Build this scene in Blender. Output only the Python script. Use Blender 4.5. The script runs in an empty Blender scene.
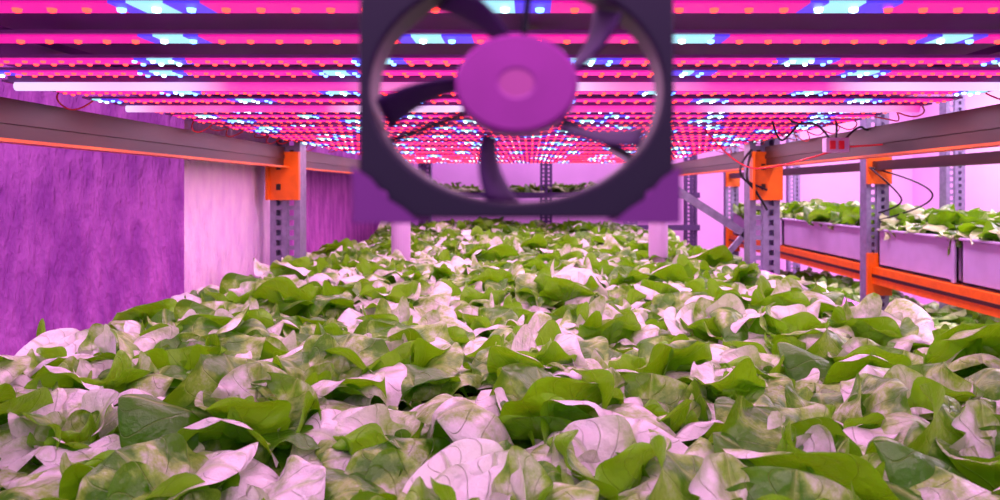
import bpy, math, random
import numpy as np
from mathutils import Vector
random.seed(4); R=random.Random(11)
S=bpy.context.scene
CZ=1.5
FPX=750.0
try:
    S.view_settings.view_transform='Standard'
except Exception: pass

# ---------------------------------------------------------------- helpers
def srgb(r,g,b):
    f=lambda c:(c/12.92 if c<=0.04045 else ((c+0.055)/1.055)**2.4)
    return (f(r/255),f(g/255),f(b/255),1)
def mat(name,col,rough=0.5,metal=0.0,emit=None,es=0.0,noise=0.0,nscale=8.0,bump=0.0,bscale=40.0,col2=None,stretch=(1,1,1),bdist=.02):
    m=bpy.data.materials.new(name); m.use_nodes=True
    nt=m.node_tree; b=nt.nodes['Principled BSDF']
    b.inputs['Base Color'].default_value=col
    b.inputs['Roughness'].default_value=rough
    b.inputs['Metallic'].default_value=metal
    tc=nt.nodes.new('ShaderNodeTexCoord'); mp=nt.nodes.new('ShaderNodeMapping')
    mp.inputs['Scale'].default_value=stretch
    nt.links.new(tc.outputs['Object'],mp.inputs['Vector'])
    if col2 is not None or noise>0:
        n=nt.nodes.new('ShaderNodeTexNoise'); n.inputs['Scale'].default_value=nscale; n.inputs['Detail'].default_value=6
        nt.links.new(mp.outputs[0],n.inputs['Vector'])
        r=nt.nodes.new('ShaderNodeValToRGB'); r.color_ramp.elements[0].position=0.38; r.color_ramp.elements[1].position=0.62
        c2=col2 if col2 is not None else tuple(c*(1-noise) for c in col[:3])+(1,)
        r.color_ramp.elements[0].color=c2; r.color_ramp.elements[1].color=col
        nt.links.new(n.outputs['Fac'],r.inputs['Fac']); nt.links.new(r.outputs[0],b.inputs['Base Color'])
    if bump>0:
        n2=nt.nodes.new('ShaderNodeTexNoise'); n2.inputs['Scale'].default_value=bscale; n2.inputs['Detail'].default_value=5
        nt.links.new(mp.outputs[0],n2.inputs['Vector'])
        bp=nt.nodes.new('ShaderNodeBump'); bp.inputs['Strength'].default_value=bump; bp.inputs['Distance'].default_value=bdist
        nt.links.new(n2.outputs['Fac'],bp.inputs['Height']); nt.links.new(bp.outputs[0],b.inputs['Normal'])
    if emit is not None:
        b.inputs['Emission Color'].default_value=emit; b.inputs['Emission Strength'].default_value=es
    return m
class MB:
    def __init__(s): s.v=[];s.f=[];s.m=[];s.c=[]
    def add(s,vs,fs,mi=0,col=None):
        o=len(s.v); s.v+= [tuple(p) for p in vs]; s.f+=[tuple(i+o for i in f) for f in fs]
        s.m+=[mi]*len(fs); s.c+=[col if col else (1,1,1,1)]*len(vs)
    def box(s,x0,x1,y0,y1,z0,z1,mi=0,col=None):
        vs=[(x,y,z) for z in(z0,z1) for y in(y0,y1) for x in(x0,x1)]
        s.add(vs,[(0,2,3,1),(4,5,7,6),(0,1,5,4),(2,6,7,3),(0,4,6,2),(1,3,7,5)],mi,col)
    def bar(s,a,b,w,t,mi=0,up=(0,1,0)):
        a=Vector(a);b=Vector(b);d=(b-a).normalized();u=Vector(up);u=(u-d*u.dot(d)).normalized();q=d.cross(u)
        vs=[]
        for p in(a,b):
            for i,j in((-1,-1),(1,-1),(1,1),(-1,1)): vs.append(p+q*(w/2*i)+u*(t/2*j))
        s.add(vs,[(0,1,2,3),(7,6,5,4),(0,4,5,1),(1,5,6,2),(2,6,7,3),(3,7,4,0)],mi)
    def cyl(s,c,r,h,axis='z',n=24,mi=0,r2=None,sz=1.0):
        r2=r if r2 is None else r2
        vs=[]
        for k,(rr) in enumerate((r,r2)):
            for i in range(n):
                a=2*math.pi*i/n; p=(rr*math.cos(a),rr*math.sin(a),h*k)
                if axis=='z': q=p
                elif axis=='y': q=(p[0],p[2],p[1]*sz)
                else: q=(p[2],p[0],p[1])
                vs.append((c[0]+q[0],c[1]+q[1],c[2]+q[2]))
        fs=[(i,(i+1)%n,n+(i+1)%n,n+i) for i in range(n)]+[tuple(range(n))[::-1],tuple(range(n,2*n))]
        s.add(vs,fs,mi)
    def obj(s,name,mats,parent=None,smooth=False,bevel=0,colattr=False,loc=(0,0,0)):
        me=bpy.data.meshes.new(name); me.from_pydata([(p[0]-loc[0],p[1]-loc[1],p[2]-loc[2]) for p in s.v],[],s.f)
        for m in mats: me.materials.append(m)
        me.polygons.foreach_set('material_index',s.m)
        if smooth: me.polygons.foreach_set('use_smooth',[True]*len(s.f))
        if colattr:
            a=me.color_attributes.new('Col','FLOAT_COLOR','POINT'); a.data.foreach_set('color',np.array(s.c,dtype=np.float32).ravel())
        me.update()
        o=bpy.data.objects.new(name,me); o.location=loc; S.collection.objects.link(o)
        if parent: o.parent=parent
        if bevel:
            bm=o.modifiers.new('bevel','BEVEL'); bm.width=bevel; bm.segments=2; bm.limit_method='ANGLE'
        return o
def empty(name,loc=(0,0,0)):
    e=bpy.data.objects.new(name,None); S.collection.objects.link(e); e.empty_display_size=.1; e.location=loc; return e
def wires(name,paths,r,m,parent=None):
    cu=bpy.data.curves.new(name,'CURVE'); cu.dimensions='3D'; cu.bevel_depth=r; cu.bevel_resolution=2
    for pts in paths:
        sp=cu.splines.new('NURBS'); sp.points.add(len(pts)-1)
        for i,p in enumerate(pts): sp.points[i].co=(*p,1)
        sp.use_endpoint_u=True; sp.order_u=3
    cu.materials.append(m)
    o=bpy.data.objects.new(name,cu); S.collection.objects.link(o)
    if parent: o.parent=parent
    return o
def area(name,loc,sx,sy,p,col,rot=(0,0,0),parent=None):
    l=bpy.data.lights.new(name,'AREA'); l.shape='RECTANGLE'; l.size=sx; l.size_y=sy; l.energy=p; l.color=col
    o=bpy.data.objects.new(name,l); o.location=loc; o.rotation_euler=rot; S.collection.objects.link(o)
    if parent: o.parent=parent
    return o

# ---------------------------------------------------------------- materials
M_wallp=mat('plaster_purple_light',srgb(212,108,216),.6,col2=srgb(172,72,186),nscale=2.5,bump=.9,bscale=10,stretch=(5,5,1.5),bdist=.035)  # white wall, with the dim purple LED light put into its colour
M_wallw=mat('plaster_led_lit',srgb(250,218,250),.6,col2=srgb(238,196,244),nscale=4,bump=.8,bscale=10,stretch=(4,4,1.5),bdist=.03)  # same white wall, brighter tone for the face the LEDs light
M_wallr=mat('back_wall_paint',srgb(240,185,238),.7,noise=.08,nscale=2)
M_floor=mat('concrete',srgb(175,90,170),.6,noise=.3,nscale=4,bump=.1)
M_ceil=mat('ceiling_paint',srgb(190,170,200),.8,noise=.1)
M_orange=mat('orange_powdercoat',srgb(240,108,8),.4,noise=.12,nscale=20)
M_rust=mat('worn_beam',srgb(66,36,26),.42,col2=srgb(26,13,20),nscale=5,stretch=(1,.25,1))
M_steel=mat('galvanised_steel',srgb(145,138,170),.4,.3,noise=.25,nscale=30)
M_steeld=mat('dark_steel',srgb(90,65,115),.5,.3,noise=.2)
M_tray=mat('tray_plastic',srgb(205,95,200),.4,noise=.08,nscale=6)
M_pan=mat('shelf_panel',srgb(125,35,150),.5,noise=.1)
M_white=mat('white_plastic',srgb(205,165,215),.4,noise=.05)
M_redw=mat('red_cable',srgb(220,25,50),.4,noise=.05)
M_blackw=mat('black_cable',srgb(22,15,30),.4,noise=.05)
M_soil=mat('grow_medium',srgb(22,28,15),.9,noise=.4,nscale=30)

def vcol_emit(name,st,base=None):
    m=bpy.data.materials.new(name); m.use_nodes=True; nt=m.node_tree; b=nt.nodes['Principled BSDF']
    a=nt.nodes.new('ShaderNodeVertexColor'); a.layer_name='Col'
    nt.links.new(a.outputs[0],b.inputs['Emission Color'])
    b.inputs['Base Color'].default_value=base or (.3,.05,.2,1)
    b.inputs['Emission Strength'].default_value=st; b.inputs['Roughness'].default_value=.5
    return m
M_led=vcol_emit('led_chip',6.0)
M_pcb=vcol_emit('led_board_glow',1.1,(.12,.01,.08,1))  # board emission stands in for LED glow reflected along the strip
M_diff=vcol_emit('tube_diffuser',1.0,(.4,.2,.4,1))
M_prof=mat('aluminium_profile',srgb(165,65,180),.35,.1,noise=.08)

def leaf_material(name,pale,mid_c,green,back,lo=.12,hi=.60,trc=srgb(150,220,18),trf=.24):
    m=bpy.data.materials.new(name); m.use_nodes=True; nt=m.node_tree; L=nt.links; b=nt.nodes['Principled BSDF']
    N=nt.nodes.new
    a=N('ShaderNodeVertexColor'); a.layer_name='Col'
    sep=N('ShaderNodeSeparateColor'); L.new(a.outputs[0],sep.inputs[0])   # R random , G along, B across
    tc=N('ShaderNodeTexCoord'); n=N('ShaderNodeTexNoise'); n.inputs['Scale'].default_value=10; n.inputs['Detail'].default_value=8; n.inputs['Roughness'].default_value=.65
    L.new(tc.outputs['Object'],n.inputs['Vector'])
    def math_(op,x,y=None,clamp=False):
        q=N('ShaderNodeMath'); q.operation=op; q.use_clamp=clamp
        for i,z in enumerate((x,y)):
            if z is None: continue
            if isinstance(z,(int,float)): q.inputs[i].default_value=z
            else: L.new(z,q.inputs[i])
        return q.outputs[0]
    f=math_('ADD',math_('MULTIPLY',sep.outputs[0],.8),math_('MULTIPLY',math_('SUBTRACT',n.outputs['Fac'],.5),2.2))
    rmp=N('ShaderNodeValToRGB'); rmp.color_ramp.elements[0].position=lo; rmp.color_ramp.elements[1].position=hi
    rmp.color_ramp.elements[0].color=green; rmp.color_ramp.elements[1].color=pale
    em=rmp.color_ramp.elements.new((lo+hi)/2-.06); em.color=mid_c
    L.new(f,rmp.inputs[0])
    av=math_('ABSOLUTE',math_('SUBTRACT',sep.outputs[2],.5))
    mid=math_('SUBTRACT',1.0,math_('MULTIPLY',av,26),True)
    lat=math_('ABSOLUTE',math_('SINE',math_('MULTIPLY',math_('SUBTRACT',sep.outputs[1],math_('MULTIPLY',av,.8)),17)))
    latv=math_('SUBTRACT',1.0,math_('MULTIPLY',lat,8),True)
    vein=math_('MAXIMUM',mid,math_('MULTIPLY',latv,.5))
    mx=N('ShaderNodeMixRGB'); L.new(math_('MULTIPLY',vein,.5),mx.inputs[0]); L.new(rmp.outputs[0],mx.inputs[1]); mx.inputs[2].default_value=srgb(200,225,135)
    geo=N('ShaderNodeNewGeometry')
    mb=N('ShaderNodeMixRGB'); L.new(geo.outputs['Backfacing'],mb.inputs[0]); L.new(mx.outputs[0],mb.inputs[1]); mb.inputs[2].default_value=back
    L.new(mb.outputs[0],b.inputs['Base Color'])
    b.inputs['Roughness'].default_value=.34; b.inputs['Specular IOR Level'].default_value=.65
    n3=N('ShaderNodeTexNoise'); n3.inputs['Scale'].default_value=34; n3.inputs['Detail'].default_value=4
    L.new(tc.outputs['Object'],n3.inputs['Vector'])
    bp=N('ShaderNodeBump'); bp.inputs['Strength'].default_value=.85; bp.inputs['Distance'].default_value=.012
    L.new(math_('SUBTRACT',n3.outputs['Fac'],math_('MULTIPLY',vein,.35)),bp.inputs['Height']); L.new(bp.outputs[0],b.inputs['Normal'])
    tr=N('ShaderNodeBsdfTranslucent'); tr.inputs[0].default_value=trc
    ms=N('ShaderNodeMixShader'); ms.inputs[0].default_value=trf
    L.new(b.outputs[0],ms.inputs[1]); L.new(tr.outputs[0],ms.inputs[2])
    L.new(ms.outputs[0],nt.nodes['Material Output'].inputs[0])
    return m
M_leaf=leaf_material('lettuce_leaf',srgb(250,236,248),srgb(150,188,78),srgb(66,124,8),srgb(118,182,14))  # pale tone holds the pink-white LED glare on upper leaf faces
M_leaf2=leaf_material('lettuce_leaf_green',srgb(195,205,150),srgb(120,155,70),srgb(50,95,20),srgb(90,140,25))

# ---------------------------------------------------------------- lettuce meshes
def add_leaf(V,F,C,rng,az,L,W,e0,e1,cup,amp,rootr,zr,nt=26,nv=22):
    base=len(V); ph=[rng.uniform(0,6.28) for _ in range(10)]; k1=rng.uniform(.9,1.5); k2=rng.uniform(2.4,3.6)
    rnd=rng.random(); tw=rng.uniform(-.5,.5); side=rng.uniform(-.45,.45)
    ca,sa=math.cos(az),math.sin(az)
    p=Vector((rootr*ca,rootr*sa,zr))
    roll=rng.uniform(-1.3,.4)
    for i in range(nt+1):
        t=(i/nt); t=1-(1-t)**1.3
        tp=1-(1-max(0,i-1)/nt)**1.3
        e=e0+(e1-e0)*(t**1.2)+roll*max(0,t-.6)*2.0+.2*math.sin(ph[5]+t*7)
        a2=az+side*t
        T=Vector((math.cos(a2)*math.cos(e),math.sin(a2)*math.cos(e),math.sin(e)))
        Sd=Vector((-math.sin(a2),math.cos(a2),0)); Nn=T.cross(Sd)
        th=tw*t; S2=Sd*math.cos(th)+Nn*math.sin(th); N2=T.cross(S2)
        if i: p=p+T*(L*(t-tp))
        if t>.5: w=W*max(0,1-((t-.5)/.5002)**2.6)**.5
        else:
            q=t/.5; w=W*(.22+.78*math.sin(q*math.pi/2)**1.05)
        wr=w/W
        for j in range(nv+1):
            v=-1+2*j/nv; av=abs(v)
            ang=cup*av*1.3
            lat=w*(math.sin(ang)/ (abs(cup)*1.3+1e-4) if abs(cup)>.02 else av)*math.copysign(1,v)*(math.copysign(1,cup) if abs(cup)>.02 else 1)
            d=(w*(1-math.cos(ang))/(abs(cup)*1.3+1e-4))*math.copysign(1,cup) if abs(cup)>.02 else 0
            s0=0 if v<0 else 1
            d+=amp*wr*av**2*(math.sin(ph[s0]+k1*6.28*t)+.6*math.sin(ph[2+s0]+k2*6.28*t))
            d+=amp*.35*wr*math.sin(ph[4]+v*3+t*4)+amp*.24*wr*math.sin(ph[6]+v*8+2*t)*math.sin(ph[7]+t*13)
            lat*=1+.03*av*math.sin(ph[8+s0]+t*17)
            q=p+S2*lat+N2*d
            V.append(tuple(q)); C.append((rnd,t,j/nv,1))
    for i in range(nt):
        for j in range(nv):
            a=base+i*(nv+1)+j; b=a+nv+1
            F.append((a,b,b+1,a+1))
def lettuce_mesh(name,seed,m,small=False):
    rng=random.Random(seed); V=[];F=[];C=[]
    nt,nv=(26,22) if not small else (10,8)
    az=rng.uniform(0,6.28)
    rings=[(6,.205,.115,.95,-.4,-.75),(5,.175,.106,1.1,-.1,-.4),(5,.135,.085,1.3,.35,.45),(3,.095,.058,1.45,.9,.8)]
    for n,L,W,e0,e1,cup in rings:
        for i in range(n):
            az+=2.4+rng.uniform(-.3,.3)
            l=L*rng.uniform(.8,1.15); w=W*rng.uniform(.8,1.15)
            add_leaf(V,F,C,rng,az,l,w,e0+rng.uniform(-.25,.2),e1+rng.uniform(-.5,.75),cup+rng.uniform(-.5,.6),.021*rng.uniform(.5,1.4),.008,0,nt,nv)
    me=bpy.data.meshes.new(name); me.from_pydata(V,[],F); me.materials.append(m)
    me.polygons.foreach_set('use_smooth',[True]*len(F))
    a=me.color_attributes.new('Col','FLOAT_COLOR','POINT'); a.data.foreach_set('color',np.array(C,dtype=np.float32).ravel())
    me.update(); return me
LM=[lettuce_mesh('lettuce_head_%d'%i,100+i,M_leaf) for i in range(10)]
LS=[lettuce_mesh('small_lettuce_%d'%i,200+i,M_leaf2,True) for i in range(4)]
def plant_field(name,meshes,x0,x1,y0,y1,z,sp,s0,s1,jit=.22,hj=.02):
    par=empty(name,(0,0,0)); row=0; y=y0
    while y<=y1:
        nx=int((x1-x0)/sp)
        for i in range(nx+1):
            x=x0+(x1-x0)*(i+(.5 if row%2 else 0))/(nx+.5)
            o=bpy.data.objects.new('lettuce_head',R.choice(meshes)); S.collection.objects.link(o); o.parent=par
            o.location=(x+R.uniform(-jit,jit)*sp,y+R.uniform(-jit,jit)*sp,z+R.uniform(-hj,hj))
            o.rotation_euler=(R.uniform(-.15,.15),R.uniform(-.15,.15),R.uniform(0,6.28))
            s=R.uniform(s0,s1); o.scale=(s,s,s*R.uniform(.85,1.2))
        row+=1; y+=sp*.87
    return par
plant_field('lettuce_bed',LM,-1.12,.97,.62,8.3,CZ-.49,.24,.88,1.16,hj=.035)

# growing tray
tb=MB(); 
tb.box(-1.22,1.1,.3,8.5,CZ-.52,CZ-.50,0)
tb.box(-1.22,1.1,.32,8.48,CZ-.50,CZ-.48,1)
tb.box(-1.25,-1.22,.3,8.5,CZ-.53,CZ-.44,0)
tb.box(1.08,1.17,.3,8.5,CZ-.53,CZ-.40,0)
tb.box(-1.25,1.17,.27,.3,CZ-.53,CZ-.44,0); tb.box(-1.25,1.17,8.5,8.53,CZ-.53,CZ-.44,0)
tb.obj('growing_tray',[M_tray,M_soil])

# ---------------------------------------------------------------- LED array
def led_rows():
    prof=MB(); pcb=MB(); chips=MB()
    ys=[.35,.57,.78,.99,1.20]
    DS=.15
    y=1.41
    while y<6.6: ys.append(y); y+=DS
    x0,x1=-1.16,1.12
    par=empty('led_grow_light_array',(0,0,0))
    for ri,y in enumerate(ys):
        near=ri<5
        pw=.040 if near else .035
        MAG=(.82,.006,.34,1) if near else (.98,.012,.42,1)
        h=CZ+.24+ (0 if near else R.uniform(-.002,.002))
        prof.box(x0-.02,x1+.02,y-pw,y+pw,h+.003,h+.008,0)
        step=.046 if near else .034
        off=R.uniform(0,.5); per=.40+R.uniform(-.07,.05)
        if abs(y-.99)<.01: off=.1; per=.45
        n=int((x1-x0)/step)
        lines=[0.0] if near else [-.016,.016]
        def kind(x):
            u=((x+off)%per)/per
            if u<.06: return 1
            if u<.18: return 2
            if u<.26: return 1
            return 0
        ns=96
        for k in range(ns):
            xa=x0+(x1-x0)*k/ns; xb=x0+(x1-x0)*(k+1)/ns; kd=kind((xa+xb)/2)
            col=[MAG,(.08,.05,1.0,1),(.35,.85,1.0,1)][kd]
            w2=pw*.7
            pcb.box(xa,xb,y-w2,y+w2,h,h+.003,0,col)
        for lo in lines:
            for k in range(n):
                x=x0+step*(k+.5); kd=kind(x)
                col=[(1.0,.032,.014,1),(.1,.3,1.0,1),(.6,1.0,.95,1)][kd]
                r=.0064 if near else .0050
                vs=[];seg=8
                for (rr,zz) in((r,0),(r*.85,-r*.7)):
                    for i in range(seg):
                        a=6.2832*i/seg; vs.append((x+rr*math.cos(a),y+lo+rr*math.sin(a),h+zz-.0005))
                vs.append((x,y+lo,h-r*1.05))
                fs=[(i,seg+i,seg+(i+1)%seg,(i+1)%seg) for i in range(seg)]+[(seg+i,2*seg,seg+(i+1)%seg) for i in range(seg)]
                chips.add(vs,fs,0,col)
    prof.obj('profiles',[M_prof],par); pcb.obj('circuit_boards',[M_pcb],par,colattr=True); chips.obj('led_chips',[M_led],par,colattr=True)
    # added leaf fill lights between the colour strips; two bars glow white to magenta
    ty=[.25,.46,.675,.885]+[1.41+DS*(k+.5) for k in (1,4,8,11,14,17,20,23,26,29,32)]
    hs=MB(); df=MB()
    for i,y in enumerate(ty):
        gap=.21 if i<4 else .48
        big=i in(4,5)
        area('leaf_fill_light',(-.02,y-.0,CZ+(.214 if big else .232)),2.2,.014,2.2*gap*math.pi*2.45,(1,.56,.88),(0,0,0),par)  # added light for the leaves; near ones out of view
        if big:
            n=14; ns=80; off=R.uniform(0,6); vs=[];fs=[];cs=[]
            for s in range(ns+1):
                x=-1.12+2.2*s/ns
                q=max(0,min(1,.38+.75*math.sin(x*6.5+off)+.3*math.sin(x*17+off)))
                c=tuple(a*(1-q)+b*q for a,b in zip((.80,.02,.40),(.85,.72,1.1)))+(1,)
                for j in range(n):
                    a=6.28318*j/n; vs.append((x,y+.010*math.cos(a),CZ+.226+.010*math.sin(a))); cs.append(c)
            for s in range(ns):
                for j in range(n): fs.append((s*n+j,s*n+(j+1)%n,(s+1)*n+(j+1)%n,(s+1)*n+j))
            df.add(vs,fs,0); df.c[-len(vs):]=cs
            hs.box(-1.13,1.09,y-.012,y+.012,CZ+.234,CZ+.25,0)
        else: hs.box(-1.13,1.09,y-.011,y+.011,CZ+.2325,CZ+.25,0)
    hs.obj('fill_light_housings',[M_prof],par)
    df.obj('tube_diffusers',[M_diff],par,smooth=True,colattr=True)
    paths=[]
    for i,y in enumerate(ys[2:26]):
        for sx in(-1,1):
            if R.random()<.3: continue
            xe=x0-.01 if sx<0 else x1+.01
            paths.append([(xe,y,CZ+.24),(xe+sx*.03,y+.03,CZ+.225+R.uniform(-.02,.01)),(xe+sx*.03,y+.12,CZ+.22+R.uniform(-.02,.01)),(xe,y+DS,CZ+.24)])
    wires('lead_wires',paths,.0022,M_redw,par)
led_rows()

# ---------------------------------------------------------------- rack (ours)
def perforated_post(mb,xc,y,z0,z1,w=.15,d=.1,mi=0,md=1):
    e=w*.2; hw=w*.16; t=.004
    xs=[xc-w/2,xc-w/2+e,xc-w/2+e+hw,xc+w/2-e-hw,xc+w/2-e,xc+w/2]
    mb.box(xs[0],xs[1],y,y+t,z0,z1,mi); mb.box(xs[2],xs[3],y,y+t,z0,z1,mi); mb.box(xs[4],xs[5],y,y+t,z0,z1,mi)
    z=z0
    while z<z1:
        for a,b in((1,2),(3,4)): mb.box(xs[a],xs[b],y,y+t,z,min(z1,z+.022),mi)
        z+=.05
    mb.box(xs[2]+.008,xs[3]-.008,y-.008,y,z0,z1,mi)
    mb.box(xs[0],xs[0]+t,y+t,y+d,z0,z1,mi); mb.box(xs[5]-t,xs[5],y+t,y+d,z0,z1,mi)
    mb.box(xs[0],xs[0]+.03,y+d,y+d+t,z0,z1,mi); mb.box(xs[5]-.03,xs[5],y+d,y+d+t,z0,z1,mi)
rk=MB()
PX=(-1.225,1.175)
for xc in PX:
    for y in(3.75,8.7):
        perforated_post(rk,xc,y,0,2.6)
        rk.box(xc-.09,xc+.09,y-.03,y+.13,0,.012,0)
for sx in(-1,1):
    xb=-1.24 if sx<0 else 1.19
    for ya,yb in((.2,3.73),(3.87,8.68)):
        rk.box(xb-.02,xb+.02,ya,yb,CZ+.115,CZ+.215,1)
        rk.box(xb-(.05 if sx>0 else -.0),xb+(.05 if sx<0 else .0),ya,yb,CZ+.110,CZ+.118,2)
        rk.box(xb-.026,xb+.026,ya,yb,CZ+.155,CZ+.175,1)
        rk.box(xb-.025,xb+.025,ya,yb,CZ-.62,CZ-.53,2)
for xc in PX:
    rk.box(xc-.078,xc+.078,3.715,3.745,CZ-.05,CZ+.19,2)
    rk.box(xc-.078,xc-.066,3.69,3.72,CZ-.05,CZ+.19,2)
    rk.box(xc-.03,xc-.01,3.708,3.716,CZ+.1,CZ+.13,1); rk.box(xc-.03,xc-.01,3.708,3.716,CZ+.0,CZ+.03,1)
rk.box(-1.3,1.25,.2,8.6,CZ+.31,CZ+.33,3)
for y in(.5,2.5,4.5,6.5): rk.box(-1.22,1.17,y,y+.03,CZ+.275,CZ+.31,3)
for x in(-.9,.0,.9): rk.box(x-.012,x+.012,.25,6.7,CZ+.262,CZ+.276,3)
for y in(1,3,5,7): rk.box(-1.22,1.17,y,y+.05,CZ-.58,CZ-.53,0)
rk.bar((1.15,3.9,CZ-.25),(.42,3.9,CZ+.22),.04,.02,0)
rk.bar((1.15,3.9,CZ-.19),(.95,3.9,CZ-.42),.03,.02,0)
rk.obj('pallet_rack',[M_steel,M_rust,M_orange,M_pan])

# irrigation risers
for x in(-.74,.735):
    p=MB(); p.cyl((x,4.3,CZ-.5),.055,.34,n=24); p.cyl((x,4.3,CZ-.17),.066,.04,n=24); p.obj('irrigation_riser_pipe',[M_white],smooth=False,bevel=.004)

# ---------------------------------------------------------------- fan
def fan():
    par=empty('axial_fan',(0,0,0))
    Y=.35; cx=(517-530)/FPX*Y; cz=CZ+(190-92)/FPX*Y
    k=Y/FPX
    HX=152*k; HZ=125*k      # half frame
    RX=144*k; RZ=112*k      # opening
    dep=.026; n=96
    fr=MB()
    def ring(y,fx,fz,kind):
        pts=[]
        for i in range(n):
            a=2*math.pi*i/n; c,s=math.cos(a),math.sin(a)
            if kind=='sq':
                e=.22
                x=math.copysign(abs(c)**e,c)*fx; z=math.copysign(abs(s)**e,s)*fz
            else: x=c*fx; z=s*fz
            pts.append((cx+x,y,cz+z))
        return pts
    A=ring(Y-dep/2,HX,HZ,'sq');B=ring(Y-dep/2,RX,RZ,'c');B2=ring(Y-dep/2+.002,RX*.985,RZ*.985,'c');C=ring(Y+dep/2,RX*.985,RZ*.985,'c');D=ring(Y+dep/2,HX,HZ,'sq')
    vs=A+B+B2+C+D; fs=[]
    for r0,r1 in((0,1),(1,2),(2,3),(3,4),(4,0)):
        for i in range(n):
            j=(i+1)%n; fs.append((r0*n+i,r0*n+j,r1*n+j,r1*n+i))
    fr.add(vs,fs,0)
    for sx in(-1,1):
        for sz in(-1,1):
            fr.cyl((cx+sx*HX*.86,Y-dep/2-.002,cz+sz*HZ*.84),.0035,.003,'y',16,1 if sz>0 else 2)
    for sx in(-1,1):  # added pieces carrying the lit mauve of the lower frame corners
        pts=[(0,0),(1,0),(1,1),(.75,.8),(.5,.42),(.2,.2)]
        w=.026;hh=.022
        P=[(cx+sx*(HX+.001)-sx*w*(1-p[0]), cz-HZ-.001+hh*p[1]) for p in pts]
        m=len(P); v=[(p[0],Y-dep/2-.003,p[1]) for p in P]+[(p[0],Y+dep/2+.002,p[1]) for p in P]
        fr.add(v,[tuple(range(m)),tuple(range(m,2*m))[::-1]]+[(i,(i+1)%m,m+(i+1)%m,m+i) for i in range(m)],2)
    M_fr=mat('fan_frame_plastic',srgb(34,7,58),.5,noise=.1)
    M_frlit=mat('frame_corner_led_lit',srgb(138,50,158),.5,noise=.1)  # LED light on the lower frame corners put into the mauve
    fr.obj('frame',[M_fr,M_steeld,M_frlit],par,bevel=.0012)
    st=MB()
    for a in(205,325,85):
        a=math.radians(a)
        st.bar((cx+math.cos(a)*.024,Y+.010,cz+math.sin(a)*.019),(cx+math.cos(a)*RX*.99,Y+.010,cz+math.sin(a)*RZ*.99),.003,.003,0)
    st.obj('motor_struts',[M_fr],par)
    hb=MB(); hx=62*k; zr=.80; hz=cz+.0025
    hb.cyl((cx,Y-.010,hz),hx*.97,.022,'y',48,0,sz=zr,r2=hx)
    v=[];prof=[(.97,-.010),(.9,-.0125),(.32,-.0128),(.27,-.0122),(.0,-.0122)]
    nn=48
    for r,yy in prof:
        for i in range(nn):
            a=6.28318*i/nn; v.append((cx+max(r,.001)*hx*math.cos(a),Y+yy,hz+max(r,.001)*hx*zr*math.sin(a)))
    f=[]
    for q in range(len(prof)-1):
        for i in range(nn): f.append((q*nn+i,q*nn+(i+1)%nn,(q+1)*nn+(i+1)%nn,(q+1)*nn+i))
    hb.add(v,f[:3*nn],0); hb.add(v,f[3*nn:],1)
    M_hub=mat('hub_label',srgb(180,55,182),.5,noise=.06,nscale=60)
    M_hubc=mat('hub_centre',srgb(205,88,185),.5,noise=.05)
    hb.obj('hub',[M_hub,M_hubc],par)
    bl=MB(); nb=5
    for b in range(nb):
        a0=2*math.pi*b/nb+.5; vs=[];nr=8;nc=5
        for i in range(nr+1):
            rr=i/nr; r=hx*.97+(RX*.95-hx*.97)*rr; am=a0+rr*.35
            for j in range(nc+1):
                c=(j/nc-.5); ch=.016+.010*rr; pit=math.radians(72-15*rr)
                da=c*ch*math.cos(pit)/r; yy=c*ch*math.sin(pit)
                vs.append((cx+r*math.cos(am+da),Y+yy,cz+r*zr*math.sin(am+da)))
        fs=[(i*(nc+1)+j,(i+1)*(nc+1)+j,(i+1)*(nc+1)+j+1,i*(nc+1)+j+1) for i in range(nr) for j in range(nc)]
        bl.add(vs,fs,0)
    M_bl=mat('fan_blade_plastic',srgb(60,10,88),.8,noise=.1)
    o=bl.obj('blades',[M_bl],par,smooth=True); sm=o.modifiers.new('t','SOLIDIFY'); sm.thickness=.0012
    hg=MB()
    for sx in(-1,1):
        hg.box(cx+sx*HX*.8-.004,cx+sx*HX*.8+.004,Y-.002,Y+.002,cz+HZ-.006,CZ+.24,0)
    hg.obj('hanger_straps',[M_steel],par)
fan()

# ---------------------------------------------------------------- right rack across the aisle
r2=MB(); XR=2.3
for y in(1.9,5.0,8.6):
    perforated_post(r2,XR+.02,y,0,2.6,w=.15,mi=0)
    perforated_post(r2,XR+1.05,y+.9,0,2.6,w=.15,mi=0)
    r2.box(XR-.06,XR+.1,y-.03,y,CZ-.70,CZ-.42,2)
    r2.box(XR-.06,XR+.1,y-.03,y,CZ+.04,CZ+.22,2)
for ya,yb in((2.05,4.98),(5.12,8.55)):
    r2.box(XR-.03,XR+.03,ya,yb,CZ-.62,CZ-.51,2); r2.box(XR-.036,XR-.03,ya,yb,CZ-.575,CZ-.555,1)
    r2.box(XR-.03,XR+.03,ya,yb,CZ+.13,CZ+.19,1)
    r2.box(XR-.03,XR+.03,ya,yb,CZ-1.22,CZ-1.12,2)
    r2.box(XR+1.1,XR+1.15,ya,yb,CZ-.62,CZ-.51,2)
    r2.box(XR+.03,XR+1.1,ya,yb,CZ-.53,CZ-.51,1)
    r2.box(XR+.03,XR+1.1,ya,yb,CZ-1.14,CZ-1.12,1)
r2.obj('aisle_rack',[M_steel,M_rust,M_orange,M_steeld])
M_tr=mat('trough_plastic',srgb(190,162,208),.45,noise=.1)
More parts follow.
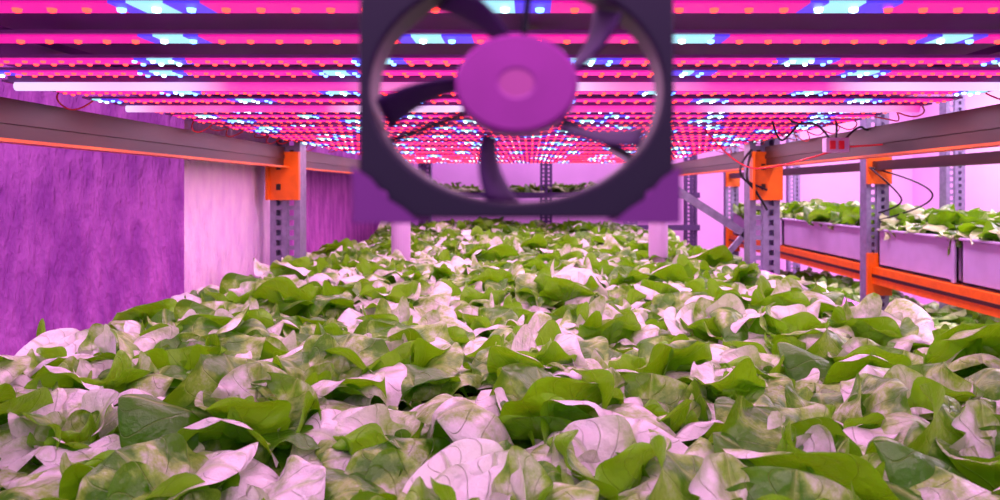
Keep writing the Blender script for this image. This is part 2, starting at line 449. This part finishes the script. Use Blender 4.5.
for i,(ya,yb) in enumerate(((2.1,4.0),(4.05,4.95),(5.15,6.8),(6.85,8.5))):
    t=MB(); z0=CZ-.505;z1=CZ-.27
    t.box(XR+.0,XR+1.0,ya,yb,z0,z0+.02,0); t.box(XR,XR+.02,ya,yb,z0,z1,0); t.box(XR+.98,XR+1.0,ya,yb,z0,z1,0)
    t.box(XR,XR+1,ya,ya+.02,z0,z1,0); t.box(XR,XR+1,yb-.02,yb,z0,z1,0)
    t.box(XR-.015,XR+.03,ya,yb,z1,z1+.015,0); t.box(XR+.05,XR+.95,ya+.03,yb-.03,z1-.08,z1-.06,1)
    t.box(XR-.012,XR,ya,ya+.03,z0,z1,0)
    t.obj('planter_trough',[M_tr,M_soil],bevel=.004)
plant_field('planter_lettuces',LS,XR+.15,XR+.9,2.25,8.4,CZ-.31,.18,1.0,1.3)
plant_field('lower_shelf_lettuces',LS,XR+.12,XR+.9,2.25,8.4,CZ-1.1,.22,1.3,1.6)
area('shelf_tube',(XR+.5,4.5,CZ-.66),.05,5.5,28,(1,.72,.97))

# far rack at the back
fr=MB()
for x in(-1.3,.2,2.0): perforated_post(fr,x,9.3,0,2.6,mi=0)
for z in(CZ-.45,CZ-.05): 
    fr.box(-1.4,2.1,9.26,9.3,z-.05,z+.02,0); fr.box(-1.4,2.1,9.3,9.75,z-.02,z,0)
fr.obj('back_rack',[M_steeld,M_orange])
plant_field('back_rack_lettuces',LS,-1.15,1.9,9.45,9.65,CZ-.05,.24,.9,1.1)

# connector + wires on right
c=MB(); c.box(1.02,1.10,2.58,2.62,CZ+.13,CZ+.18,0); c.box(1.03,1.05,2.572,2.58,CZ+.14,CZ+.17,1); c.box(1.06,1.08,2.572,2.58,CZ+.14,CZ+.17,1)
pc=empty('power_connector'); c.obj('connector_block',[M_white,M_redw],pc,bevel=.003)
wires('black_leads',[[(1.04,2.6,CZ+.175),(1.0,2.6,CZ+.24),(.9,2.55,CZ+.22),(.86,2.5,CZ+.24)],[(1.06,2.6,CZ+.175),(1.07,2.6,CZ+.25),(1.0,2.55,CZ+.25),(.95,2.5,CZ+.245)],[(1.09,2.6,CZ+.175),(1.14,2.6,CZ+.23),(1.17,2.6,CZ+.2),(1.2,2.6,CZ+.22)],
   [(.95,2.6,CZ+.25),(.9,2.6,CZ+.19),(.86,2.6,CZ+.16),(.84,2.6,CZ+.24)]],.004,M_blackw,pc)
wires('red_leads',[[(1.05,2.6,CZ+.135),(.9,2.7,CZ+.08),(.8,2.9,CZ+.08),(.7,3.0,CZ+.24)],[(1.09,2.6,CZ+.15),(1.2,2.5,CZ+.15),(1.25,2.1,CZ+.16),(1.3,1.9,CZ+.2)]],.003,M_redw,pc)
wires('hanging_cables',[[(1.1,3.72,CZ+.2),(1.0,3.7,CZ+.1),(1.12,3.7,CZ-.0),(1.17,3.7,CZ-.1)],[(1.1,3.72,CZ+.2),(1.05,3.7,CZ+.05),(1.12,3.7,CZ+.02),(1.17,3.7,CZ+.0)],
   [(2.24,4.95,CZ+.15),(2.35,4.8,CZ+.0),(2.4,4.8,CZ-.1),(2.3,4.95,CZ-.15)],[(2.24,4.95,CZ+.15),(2.55,4.8,CZ+.05),(2.6,4.8,CZ-.1),(2.3,4.95,CZ-.2)]],.006,M_blackw)

# ---------------------------------------------------------------- room
def boxobj(name,b,m):
    q=MB(); q.box(*b); return q.obj(name,[m])
boxobj('floor',(-5,5.2,-1.5,10.2,-.1,0),M_floor)
boxobj('ceiling',(-5,5.2,-1.5,10.2,3.2,3.3),M_ceil)
boxobj('wall_back',(-5,5.2,10,10.1,0,3.2),M_wallr)
boxobj('wall_right',(5.1,5.2,-1.5,10,0,3.2),M_wallr)
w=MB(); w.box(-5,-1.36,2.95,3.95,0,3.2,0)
w.m[:]=[0,0,0,0,0,1]  # face towards the bed gets the painted-in lit tone
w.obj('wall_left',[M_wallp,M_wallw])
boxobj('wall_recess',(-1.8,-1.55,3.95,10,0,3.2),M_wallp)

# ---------------------------------------------------------------- lights
wd=bpy.data.worlds.new('world'); S.world=wd; wd.use_nodes=True
wd.node_tree.nodes['Background'].inputs[0].default_value=(.92,.78,1.0,1); wd.node_tree.nodes['Background'].inputs[1].default_value=.5
area('aisle_fill',(1.75,4.5,3.1),.3,6,200,(1,.62,.95))  # unseen ceiling fill added to brighten the aisle
area('right_fill',(3.9,6,3.1),.3,6,300,(1,.72,.97))  # unseen ceiling fill added over the right-hand rack
area('left_wall_fill',(-2.6,1.0,3.1),1.5,.3,75,(1,.5,.95))  # unseen fill added to light the front of the left wall
area('back_wall_fill',(0,9.0,3.1),2.6,.2,45,(.9,.5,1))  # unseen fill added to brighten the back wall

# ---------------------------------------------------------------- camera
cam=bpy.data.cameras.new('camera'); co=bpy.data.objects.new('camera',cam); S.collection.objects.link(co)
co.location=(0,0,CZ); co.rotation_euler=(math.radians(90),0,0)
cam.sensor_width=36; cam.lens=27; cam.shift_x=-.03; cam.shift_y=-.06; cam.clip_start=.02
cam.dof.use_dof=True; cam.dof.focus_distance=1.5; cam.dof.aperture_fstop=27/1000/.0045
S.camera=co
